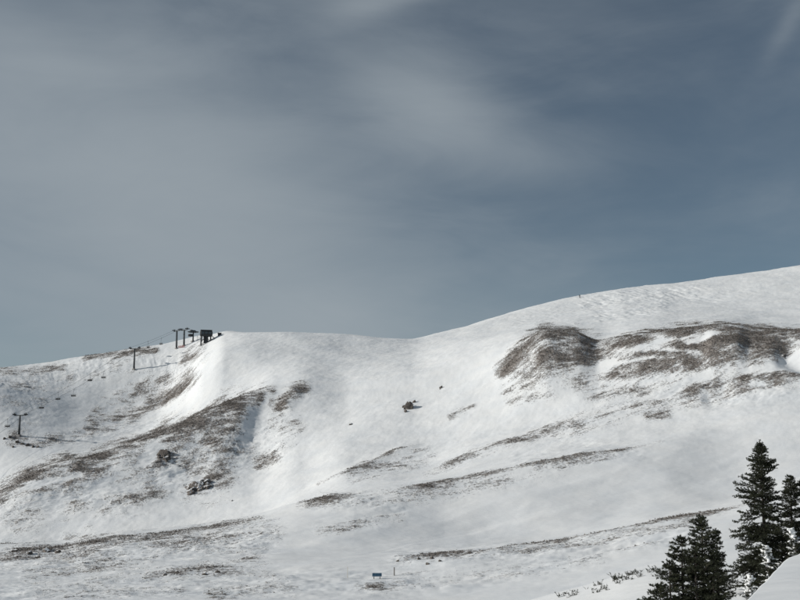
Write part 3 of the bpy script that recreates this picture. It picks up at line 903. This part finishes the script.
def side_prof(knots_left, knots_right):
    """branch length against share of height below the tip, different on the two flanks"""
    def f(t, az_):
        c = math.cos(az_)
        l_ = float(np.interp(t, *zip(*knots_left))); r_ = float(np.interp(t, *zip(*knots_right)))
        w = 0.5 - 0.5 * c
        return l_ * w + r_ * (1 - w)
    return f


def stand(px, d):
    x = (px - W / 2) * d / (F * math.cos(PITCH)) * (1.0)
    # exact column for something near eye level
    return Vector((x * 0.985, d, land_z(x * 0.985, d)))


def tip_height(loc, py):
    v = pix_dir(400, py); return v.z / v.y * loc.y - loc.z


# tall wind-trimmed fir
p1 = stand(758, 40); h1 = tip_height(p1, 443)
profA = side_prof([(0, .03), (.05, .26), (.15, .52), (.25, .62), (.34, .80), (.42, .78), (.48, 1.05), (.6, 1.05), (.7, 1.3), (.85, 1.5), (1, 1.3)],
                  [(0, .03), (.05, .20), (.15, .36), (.2, .58), (.3, .50), (.5, .85), (.7, 1.1), (1, 1.1)])
_, nA = fir('fir_tree', p1, [(0, 0, 0, h1, profA, 0.0)], 'tallest dark fir with a thin pointed top beside the snow bank', seed=4, gap=0.18, snow_low=0.08, dense=1.1)
# its neighbours
p2 = stand(785.5, 41.5); h2 = tip_height(p2, 476)
profB = side_prof([(0, .03), (.1, .3), (.3, .55), (.6, .8), (1, 1.0)], [(0, .03), (.1, .28), (.3, .5), (.6, .8), (1, 1.0)])
_, nB = fir('fir_tree', p2, [(0, 0, 0, h2, profB, 0.0)], 'shorter narrow fir pressed against the tallest one', seed=9, gap=0.15, snow_low=0.12)
p3 = stand(806, 40); h3 = tip_height(p3, 456)
_, nC = fir('fir_tree', p3, [(0, 0, 0, h3, profB, 0.0)], 'dark fir behind the snow bank, mostly cut off by the picture edge', seed=15, gap=0.15, snow_low=0.15)
# bushy many-topped fir
p4 = stand(694, 33); h4 = tip_height(p4, 517)
profC = side_prof([(0, .05), (.08, .32), (.3, .60), (.6, 1.0), (1, 1.25)], [(0, .05), (.08, .30), (.3, .52), (.6, .75), (1, .9)])
profD = side_prof([(0, .05), (.12, .34), (.5, .62), (1, .85)], [(0, .05), (.12, .30), (.5, .5), (1, .65)])
kx = 33 / F
_, nD = fir('fir_tree', p4, [(0.06, 0, 0, h4, profC, 0.0), (-17 * kx, 0.15, 0, h4 - 20 * kx, profD, 0.0), (-31 * kx, -0.1, 0, h4 - 44 * kx, profD, -0.01),
                            (17 * kx, 0.1, 0, h4 - 14 * kx, side_prof([(0, .04), (.2, .2), (1, .42)], [(0, .04), (.2, .2), (1, .48)]), 0.0), (-8 * kx, -0.3, 0, h4 - 30 * kx, profD, 0.0), (8 * kx, -0.35, 0, h4 - 34 * kx, profD, 0.02), (-38 * kx, 0.2, 0, h4 - 66 * kx, profD, -0.03)],
         'bushy many-topped dark fir standing apart on the drift', seed=23, gap=0.24, dense=0.95)
print('fir shoots', nA, nB, nC, nD)

# snow-plastered low firs between the trees and the bank
def plastered(px, d, w, h, seed, label):
    p = stand(px, d); r = random.Random(seed)
    prof = side_prof([(0, .05), (.2, .3 * w), (.6, .7 * w), (1, w)], [(0, .05), (.2, .3 * w), (.6, .7 * w), (1, w)])
    root, _ = fir('snow_plastered_fir', p, [(0, 0, 0, h, prof, -0.08)], label, cat='shrub', seed=seed, gap=0.05, dense=1.0, snow_low=0.8, snow_from=0.0)
    return root


def top_h(px, d, py):
    return tip_height(stand(px, d), py)


plastered(762, 36, 0.75, top_h(762, 36, 547), 31, 'low fir plastered white under the tallest fir')
plastered(790, 37, 0.80, top_h(790, 37, 530), 37, 'snow-caked low fir pressed between bank and narrow fir')
plastered(744, 35, 0.60, top_h(744, 35, 578), 43, 'low snow-coated fir branches beside the bank toe')

# seedling tips along the drift lip
def sprig(seed, loc, label):
    r = random.Random(seed); root = empty('fir_seedling', loc)
    limbs, shoots = [], []
    for i in range(r.randint(4, 8)):
        az_ = r.uniform(0, 6.28); out_ = r.uniform(0.15, 1.3); L = r.uniform(0.12, 0.34)
        b_ = Vector((r.uniform(-.16, .16), r.uniform(-.10, .10), -0.06)); dv = Vector((math.cos(az_) * out_, math.sin(az_) * out_, 1)).normalized()
        pts = [b_, b_ + dv * L * 0.5 + Vector((0, 0, -0.01)), b_ + dv * L + Vector((r.uniform(-.03, .03), r.uniform(-.03, .03), 0.04))]
        for q in range(2):
            limbs.append((pts[q], pts[q + 1], 0.007, 0.004)); shoots.append((pts[q], pts[q + 1], r.random() * 0.8))
        for q in range(r.randint(1, 4)):
            c = pts[1].lerp(pts[2], r.random()); e_ = c + (dv + Vector((r.uniform(-.8, .8), r.uniform(-.8, .8), r.uniform(-.2, .5)))) * 0.07
            shoots.append((c, e_, r.random()))
    lv, lf = tube_arrays(limbs, 4); tag(mesh_obj('stem', np_mesh('stem', lv, lf, True), M['bark'], root), kind='stuff')
    tag(mesh_obj('needles', needle_mesh(shoots, 'needles', per=11, nl=0.05, nw=0.008, seed=seed), M['needle'], root), kind='stuff')
    tag(root, label, 'seedling', 'fir tips along the drift lip')
    return root


r_ = random.Random(77)
protos, spots = [], []
for cx, spread, n in ((560, 7, 5), (570, 4, 3), (588, 5, 6), (598, 4, 5), (611, 6, 8), (622, 4, 6), (634, 3, 3), (645, 6, 6), (655, 3, 3)):
    for _ in range(n): spots.append(r_.gauss(cx, spread * 0.6))
for i, px in enumerate(spots):
    p = stand(px, r_.uniform(44.8, 48.2)); label = 'tiny dark fir tip sticking out of the drift lip by the bushy fir'
    if len(protos) < 7: o = sprig(300 + i, p, label); protos.append(o)
    else:
        o = copy_tree(protos[i % 7]); o.location = p; o.rotation_euler = (0, 0, r_.uniform(0, 6.28))
    sc_ = 0.55 * r_.choice((0.6, 0.8, 1.0, 1.35)) * r_.uniform(0.8, 1.2); o.scale = (sc_ * 1.2, sc_ * 1.2, sc_)


# ------------------------------------------------------------------ chairlift
def lift_tower(px, base_py, top_py, line_dir, label):
    p = hit(px, base_py); k = p.length / F; hh = (base_py - top_py) * k
    rz = math.atan2(line_dir.y, line_dir.x)
    root = empty('lift_tower', p, rz)           # local x runs along the cable, y across
    MB().box((0, 0, -0.1), (1.3, 1.3, 0.9), bevel=0.06).build('footing', M['concrete'], root)
    MB().tube([(0, 0, 0.3), (0, 0, hh - 0.1)], 0.40, 12, 0.27).build('mast', M['steel'], root, True)
    MB().box((0, 0, hh - 0.05), (0.34, 5.3, 0.36), bevel=0.04).build('crossarm', M['steel'], root)
    lad = MB()
    lad.box((-0.52, -0.2, hh * 0.5 + 0.3), (0.05, 0.05, hh - 1.2)).box((-0.52, 0.2, hh * 0.5 + 0.3), (0.05, 0.05, hh - 1.2))
    for i in range(int((hh - 1.6) / 0.4)): lad.box((-0.52, 0, 1.0 + i * 0.4), (0.04, 0.4, 0.04))
    for zz in (1.5, hh * 0.5, hh - 1): lad.box((-0.42, 0, zz), (0.2, 0.06, 0.06))
    lad.build('ladder', M['steel'], root)
    wires = {}
    for s in (-1, 1):
        MB().box((0, s * 2.45, hh + 0.42), (0.14, 0.12, 0.75)).box((0, s * 2.45, hh + 0.85), (1.3, 0.10, 0.10)).build('catwalk_frame', M['steel'], root)
        beam = MB().box((0, s * 2.45, hh + 0.17), (2.3, 0.22, 0.20), bevel=0.02).build('sheave_beam', M['steel'], root)
        for q in (-0.9, -0.3, 0.3, 0.9):
            MB().tube([(q, s * 2.45 - 0.07, hh + 0.36), (q, s * 2.45 + 0.07, hh + 0.36)], 0.21, 12).build('sheave', M['black'], beam)
        wires[s] = p + Matrix.Rotation(rz, 3, 'Z') @ Vector((0, s * 2.45, hh + 0.60))
    tag(root, label, 'lift tower', 'chairlift towers')
    return root, wires, p, hh, rz


T = [(19, 435.5, 416.5), (134, 369.5, 349), (176.5, 348.5, 331), (184, 345.5, 330)]
tp = [hit(q[0], q[1]) for q in T]
print('tower depth', [round(q.length) for q in tp])
dirs = [(tp[1] - tp[0]), (tp[2] - tp[0]), (tp[3] - tp[1]), (tp[3] - tp[1])]
labels = ['lowest lift tower standing apart beside the scattered dark stones', 'lift tower halfway up the line, seen against the snow', 'lift tower at the skyline with red netting at its foot', 'slim topmost lift tower next to the bullwheel terminal']
towers = [lift_tower(*T[i], dirs[i], labels[i]) for i in range(4)]

# bullwheel terminal
pb = hit(193, 341.5); kb = pb.length / F; ld = dirs[3]; rzb = math.atan2(ld.y, ld.x)
bw = empty('bullwheel_terminal', pb, rzb)
hb = 9.5 * kb
MB().box((0, 0, -0.1), (1.6, 1.6, 1.0), bevel=0.05).build('footing', M['concrete'], bw)
MB().tube([(0, 0, 0.3), (0, 0, hb)], 0.34, 12, 0.28).build('mast', M['steel'], bw, True)
wheel = MB()
wheel.tube([(0, 0, hb - 0.28), (0, 0, hb + 0.28)], 0.35, 16)
nseg = 36
rim = [(2.45 * math.cos(2 * math.pi * i / nseg), 2.45 * math.sin(2 * math.pi * i / nseg), hb) for i in range(nseg + 1)]
wheel.tube(rim, 0.16, 8)
for i in range(6):
    an = math.pi * i / 3; wheel.tube([(0.3 * math.cos(an), 0.3 * math.sin(an), hb), (2.4 * math.cos(an), 2.4 * math.sin(an), hb)], 0.09, 6)
wheel.build('bullwheel', M['steel'], bw, True)
MB().box((-0.3, 0, hb + 0.55), (2.6, 1.1, 0.5), bevel=0.08).build('gearbox_cover', M['steel'], bw)
MB().box((-1.3, 0.2, hb - 1.7), (1.7, 1.8, 1.1), bevel=0.1).box((-0.6, 0.1, hb - 1.6), (1.4, 0.3, 0.3)).build('drive_housing', M['wood'], bw)
tag(bw, 'bullwheel terminal at the top of the chairlift', 'lift terminal')

# cables
wire_pts = {}
for s in (-1, 1):
    pts = [towers[0][1][s] + (towers[0][1][s] - towers[1][1][s]) * 0.9 + Vector((0, 0, -3.0))] + [t[1][s] for t in towers]
    pts.append(pb + Matrix.Rotation(rzb, 3, 'Z') @ Vector((0, s * 2.45, hb + 0.16)))
    full = []
    for i in range(len(pts) - 1):
        a_, b_ = pts[i], pts[i + 1]; sag = 0.018 * (b_ - a_).length
        n = 24
        for q in range(n + (i == len(pts) - 2)):
            t = q / n; full.append(a_.lerp(b_, t) - Vector((0, 0, 4 * sag * t * (1 - t))))
    wire_pts[s] = full
    c = MB(); c.tube(full, 0.038, 6)
    tag(c.build('haul_cable', M['cable'], None, True), 'steel haul cable on the %s side of the lift towers' % ('uphill' if s > 0 else 'downhill'), 'cable', 'haul cables of the chairlift')


def make_chair():
    root = empty('lift_chair', (0, 0, 0))       # origin at the grip; x along the cable, y across
    MB().box((0, 0, 0), (0.45, 0.12, 0.16), bevel=0.02).build('grip', M['steel'], root)
    MB().tube([(0, 0, -0.05), (-0.18, 0, -0.8), (-0.25, 0, -1.6), (-0.22, 0, -2.1)], 0.045, 8).build('hanger', M['steel'], root, True)
    fr = MB()
    fr.tube([(-0.22, -1.05, -2.1), (-0.22, 1.05, -2.1)], 0.04, 8)
    for y in (-1.05, 1.05): fr.tube([(-0.22, y, -2.1), (-0.30, y, -2.5), (-0.20, y, -3.0), (0.35, y, -3.0)], 0.035, 8)
    fr.tube([(0.35, -1.05, -3.0), (0.35, 1.05, -3.0)], 0.035, 8)
    fr.build('frame', M['steel'], root, True)
    MB().box((0.08, 0, -2.96), (0.5, 2.05, 0.10), bevel=0.03).build('seat', M['black'], root)
    MB().box((-0.22, 0, -2.62), (0.08, 2.05, 0.46), bevel=0.03).build('backrest', M['black'], root)
    MB().tube([(-0.22, -1.0, -2.35), (0.45, -1.0, -2.45), (0.5, 0, -2.48), (0.45, 1.0, -2.45), (-0.22, 1.0, -2.35)], 0.025, 6).build('safety_bar', M['steel'], root, True)
    return root


proto = None
for px, s in ((7.5, 1), (41.5, 1), (58, 1), (74, -1), (90, 1), (104, -1), (148, 1), (161.5, -1)):
    fp = wire_pts[s]; us = [project(np.array(q.x), np.array(q.y), np.array(q.z))[0] for q in fp]
    us = np.array([float(u) for u in us]); i = int(np.clip(np.searchsorted(us, px) - 1, 0, len(fp) - 2))
    t = (px - us[i]) / (us[i + 1] - us[i]); c = fp[i].lerp(fp[i + 1], float(np.clip(t, 0, 1))); dv = fp[i + 1] - fp[i]
    if proto is None: proto = make_chair(); o = proto
    else: o = copy_tree(proto)
    o.location = c; o.rotation_euler = (0, 0, math.atan2(dv.y, dv.x) + (0 if s < 0 else math.pi))
    if px < 20: lab, g = 'empty chair on the cable before the lowest lift tower', None
    elif px < 120: lab, g = 'empty chair hanging on the long span between the two lower lift towers', 'chairs on the long span'
    else: lab, g = 'empty chair hanging on the short upper span below the skyline tower', 'chairs on the upper span'
    if 'group' in o: del o['group']
    tag(o, lab, 'lift chair', g)

# raised operator hut
ph = hit(206, 342.5); kh = ph.length / F
hut = empty('operator_hut', ph, R(12))
zf = 6.0 * kh; bw_, bd, bh = 12.2 * kh, 4.0, 5.6 * kh
hb_ = MB(); hb_.box((0, 0, zf + bh / 2), (bw_, bd, bh), bevel=0.7); cabin = hb_.build('cabin', M['wood'], hut)
MB().box((0, 0, zf + bh + 0.12), (bw_ * 0.94, bd * 0.95, 0.24), bevel=0.1).build('roof', M['steel'], hut)
for i in range(3):
    w_o = MB().box(((i - 1) * bw_ * 0.29, -bd / 2 - 0.02, zf + bh * 0.56), (bw_ * 0.2, 0.06, bh * 0.42)).build('window', M['glass'], cabin)
for x in (-0.40, 0.0, 0.36):
    for y in (-1, 1):
        gz = land_z(ph.x + x * bw_ * math.cos(R(12)) - y * 1.3 * math.sin(R(12)), ph.y + x * bw_ * math.sin(R(12)) + y * 1.3 * math.cos(R(12))) - ph.z
        MB().box((x * bw_, y * 1.3, (zf + gz - 0.4) / 2), (0.5, 0.5, zf - gz + 0.4)).build('stilt', M['wood'], hut)
MB().box((-0.02 * bw_, 0.2, zf / 2 - 0.2), (bw_ * 0.34, 1.8, zf + 0.3), bevel=0.05).build('stair_core', M['wood'], hut)
br = MB()
for y in (-1.3, 1.3):
    for x0, x1 in ((-0.40, 0.0), (0.36, 0.0)):
        v = Vector(((x1 - x0) * bw_, 0, zf - 0.6)); br.tube([(x0 * bw_, y, 0.4), (x1 * bw_, y, zf - 0.2)], 0.09, 6)
br.build('brace', M['wood'], hut)
st = MB()
for i in range(9): st.box((bw_ * 0.5 + 0.3 + i * 0.34, -0.9, zf - 0.1 - i * zf / 9.5), (0.34, 0.9, 0.07))
for y in (-1.35, -0.45): st.tube([(bw_ * 0.45, y, zf), (bw_ * 0.5 + 3.3, y, 0.1)], 0.07, 6)
st.build('stairs', M['wood'], hut)
rl = MB(); rl.tube([(-bw_ * 0.5, -bd / 2 - 0.3, zf + 0.1), (bw_ * 0.5, -bd / 2 - 0.3, zf + 0.1)], 0.12, 6); rl.build('deck_edge', M['steel'], hut)
tag(hut, 'dark operator hut raised on stilts at the top of the lift', 'hut')

# fence posts, net and snow-buried shed near the top
for i, (px, py, hp) in enumerate([(197.2, 341.5, 6), (199.0, 341.8, 5), (200.6, 341.6, 6.5), (202.0, 342, 5)]):
    p = hit(px, py); k = p.length / F; hh = hp * k
    o = MB().tube([(0, 0, -0.4), (0, 0, hh)], 0.075, 8, 0.06).box((0, 0, hh * 0.85), (0.3, 0.08, 0.08)).build('marker_post', M['steel'])
    o.location = p; tag(o, 'thin dark post between the bullwheel and the raised hut', 'post', 'posts by the raised hut')
pa, pz = hit(178.2, 348.2), hit(184.5, 347.6)
net = empty('safety_net', pa, math.atan2(pz.y - pa.y, pz.x - pa.x)); LN = math.hypot(pz.x - pa.x, pz.y - pa.y); dzn = pz.z - pa.z
mesh_ = MB()
ncol = max(6, int(LN / 0.3))
for i in range(ncol + 1):
    x = LN * i / ncol; z = dzn * i / ncol; mesh_.box((x, 0, z + 0.62), (0.05, 0.02, 0.9))
for q in range(6): 
    zq = 0.2 + q * 0.17
    mesh_.tube([(0, 0, zq), (LN, 0, zq + dzn)], 0.04, 4)
mesh_.build('netting', M['red'], net)
for i in range(4):
    x = LN * i / 3; MB().tube([(x, 0.05, dzn * i / 3 - 0.9), (x, 0.05, dzn * i / 3 + 1.2)], 0.05, 6).build('post', M['post'], net)
tag(net, 'red safety net strung at the foot of the skyline tower', 'net')
ps = hit(218, 337)
sh = empty('snowed_in_shed', ps + Vector((0.2, 3.0, 0)), R(15))
gz = land_z(ps.x + 0.2, ps.y + 3.0) - ps.z
MB().box((0, 0, gz + 0.2), (1.5, 1.4, 1.2), bevel=0.05).build('wall', M['wood'], sh)
rf = MB(); rf.box((0.0, -0.38, gz + 0.95), (1.8, 0.95, 0.1), Matrix.Rotation(R(22), 3, 'X')).box((0.0, 0.38, gz + 0.95), (1.8, 0.95, 0.1), Matrix.Rotation(R(-22), 3, 'X'))
rf.build('roof', M['steel'], sh)
tag(sh, 'low dark shed half buried where the snow spur meets the sky', 'shed')

# ------------------------------------------------------------------ sign and posts on the front slope
pg = hit(377, 579); kg = pg.length / F
sg = empty('trail_sign', pg, R(4))
board = MB().box((0, 0, 4.0 * kg), (9.2 * kg, 0.05, 3.6 * kg), bevel=0.008).build('board', M['blue'], sg)
for x in (-1, 1): MB().box((x * 2.9 * kg, 0.07, 2.4 * kg - 0.3), (0.09, 0.09, 5.6 * kg + 0.6)).build('post', M['post'], sg)
fr = MB(); z0 = 4.0 * kg; hw, hh = 4.6 * kg, 1.8 * kg
fr.box((0, -0.03, z0 + hh - 0.03), (2 * hw, 0.016, 0.03)).box((0, -0.03, z0 - hh + 0.03), (2 * hw, 0.016, 0.03))
fr.build('border', M['white'], board)
tag(sg, 'small blue trail sign standing on the front snow slope', 'sign')
po_ = hit(394.3, 575.5); k = po_.length / F
o = MB().tube([(0, 0, -0.3), (0, 0, 7.5 * k)], 0.065, 8).box((0, 0, 7.5 * k), (0.15, 0.15, 0.05)).build('marker_post', M['post']); o.location = po_
tag(o, 'short dark post right beside the blue trail sign', 'post')
pw = hit(347.5, 578); k = pw.length / F
o = MB().tube([(0, 0, -0.3), (0, 0, 10 * k)], 0.035, 8, 0.028).tube([(0, 0, 10 * k - 0.02), (0, 0, 10 * k + 0.04)], 0.045, 8).build('bamboo_pole', M['bamboo']); o.location = pw
tag(o, 'thin pale bamboo marker pole on the snow before the blue sign', 'pole')

# ------------------------------------------------------------------ skier on the ridge
def person(loc):
    J = {'pelvis': (0, 0, 0.95, .15), 'waist': (0, 0, 1.10, .14), 'chest': (0, .02, 1.32, .17), 'neck': (0, .01, 1.50, .07), 'head': (0, -.01, 1.63, .105), 'crown': (0, 0, 1.74, .09),
         'shl': (-.19, .02, 1.42, .08), 'ell': (-.30, -.06, 1.17, .06), 'hal': (-.28, -.30, 1.08, .045), 'shr': (.19, .02, 1.42, .08), 'elr': (.30, -.06, 1.17, .06), 'har': (.28, -.30, 1.08, .045),
         'hil': (-.10, 0, .90, .11), 'knl': (-.14, -.07, .50, .085), 'anl': (-.15, 0, .10, .065), 'tol': (-.15, -.16, .06, .055), 'hir': (.10, 0, .90, .11), 'knr': (.14, -.07, .50, .085), 'anr': (.15, 0, .10, .065), 'tor': (.15, -.16, .06, .055)}
    E = [('pelvis', 'waist'), ('waist', 'chest'), ('chest', 'neck'), ('neck', 'head'), ('head', 'crown'), ('chest', 'shl'), ('shl', 'ell'), ('ell', 'hal'), ('chest', 'shr'), ('shr', 'elr'), ('elr', 'har'),
         ('pelvis', 'hil'), ('hil', 'knl'), ('knl', 'anl'), ('anl', 'tol'), ('pelvis', 'hir'), ('hir', 'knr'), ('knr', 'anr'), ('anr', 'tor')]
    keys = list(J); me = bpy.data.meshes.new('body')
    me.from_pydata([J[k][:3] for k in keys], [(keys.index(x), keys.index(y)) for x, y in E], [])
    root = empty('person', loc, R(25))
    o = mesh_obj('body', me, M['jacket'], root)
    o.modifiers.new('skin', 'SKIN'); sub = o.modifiers.new('sub', 'SUBSURF'); sub.levels = sub.render_levels = 1
    for i, k in enumerate(keys):
        sv = me.skin_vertices[0].data[i]; sv.radius = (J[k][3] * 1.25, J[k][3] * 1.2); sv.use_root = (k == 'pelvis')
    for s in (-1, 1):
        MB().box((s * .15, -.05, .015), (.10, 1.7, .03), bevel=0.008).build('ski', M['black'], root)
        MB().tube([(s * .28, -.31, 1.12), (s * .36, -.42, 0.0)], .012, 6).build('ski_pole', M['steel'], root)
    MB().box((0, -.10, 1.645), (.17, .05, .07), bevel=0.02).build('goggles', M['glass'], root)
    tag(root, 'lone skier in dark clothing standing on the ridge skyline', 'person')


p = hit(579.7, 297.9); person(Vector((p.x, p.y, land_z(p.x, p.y))))
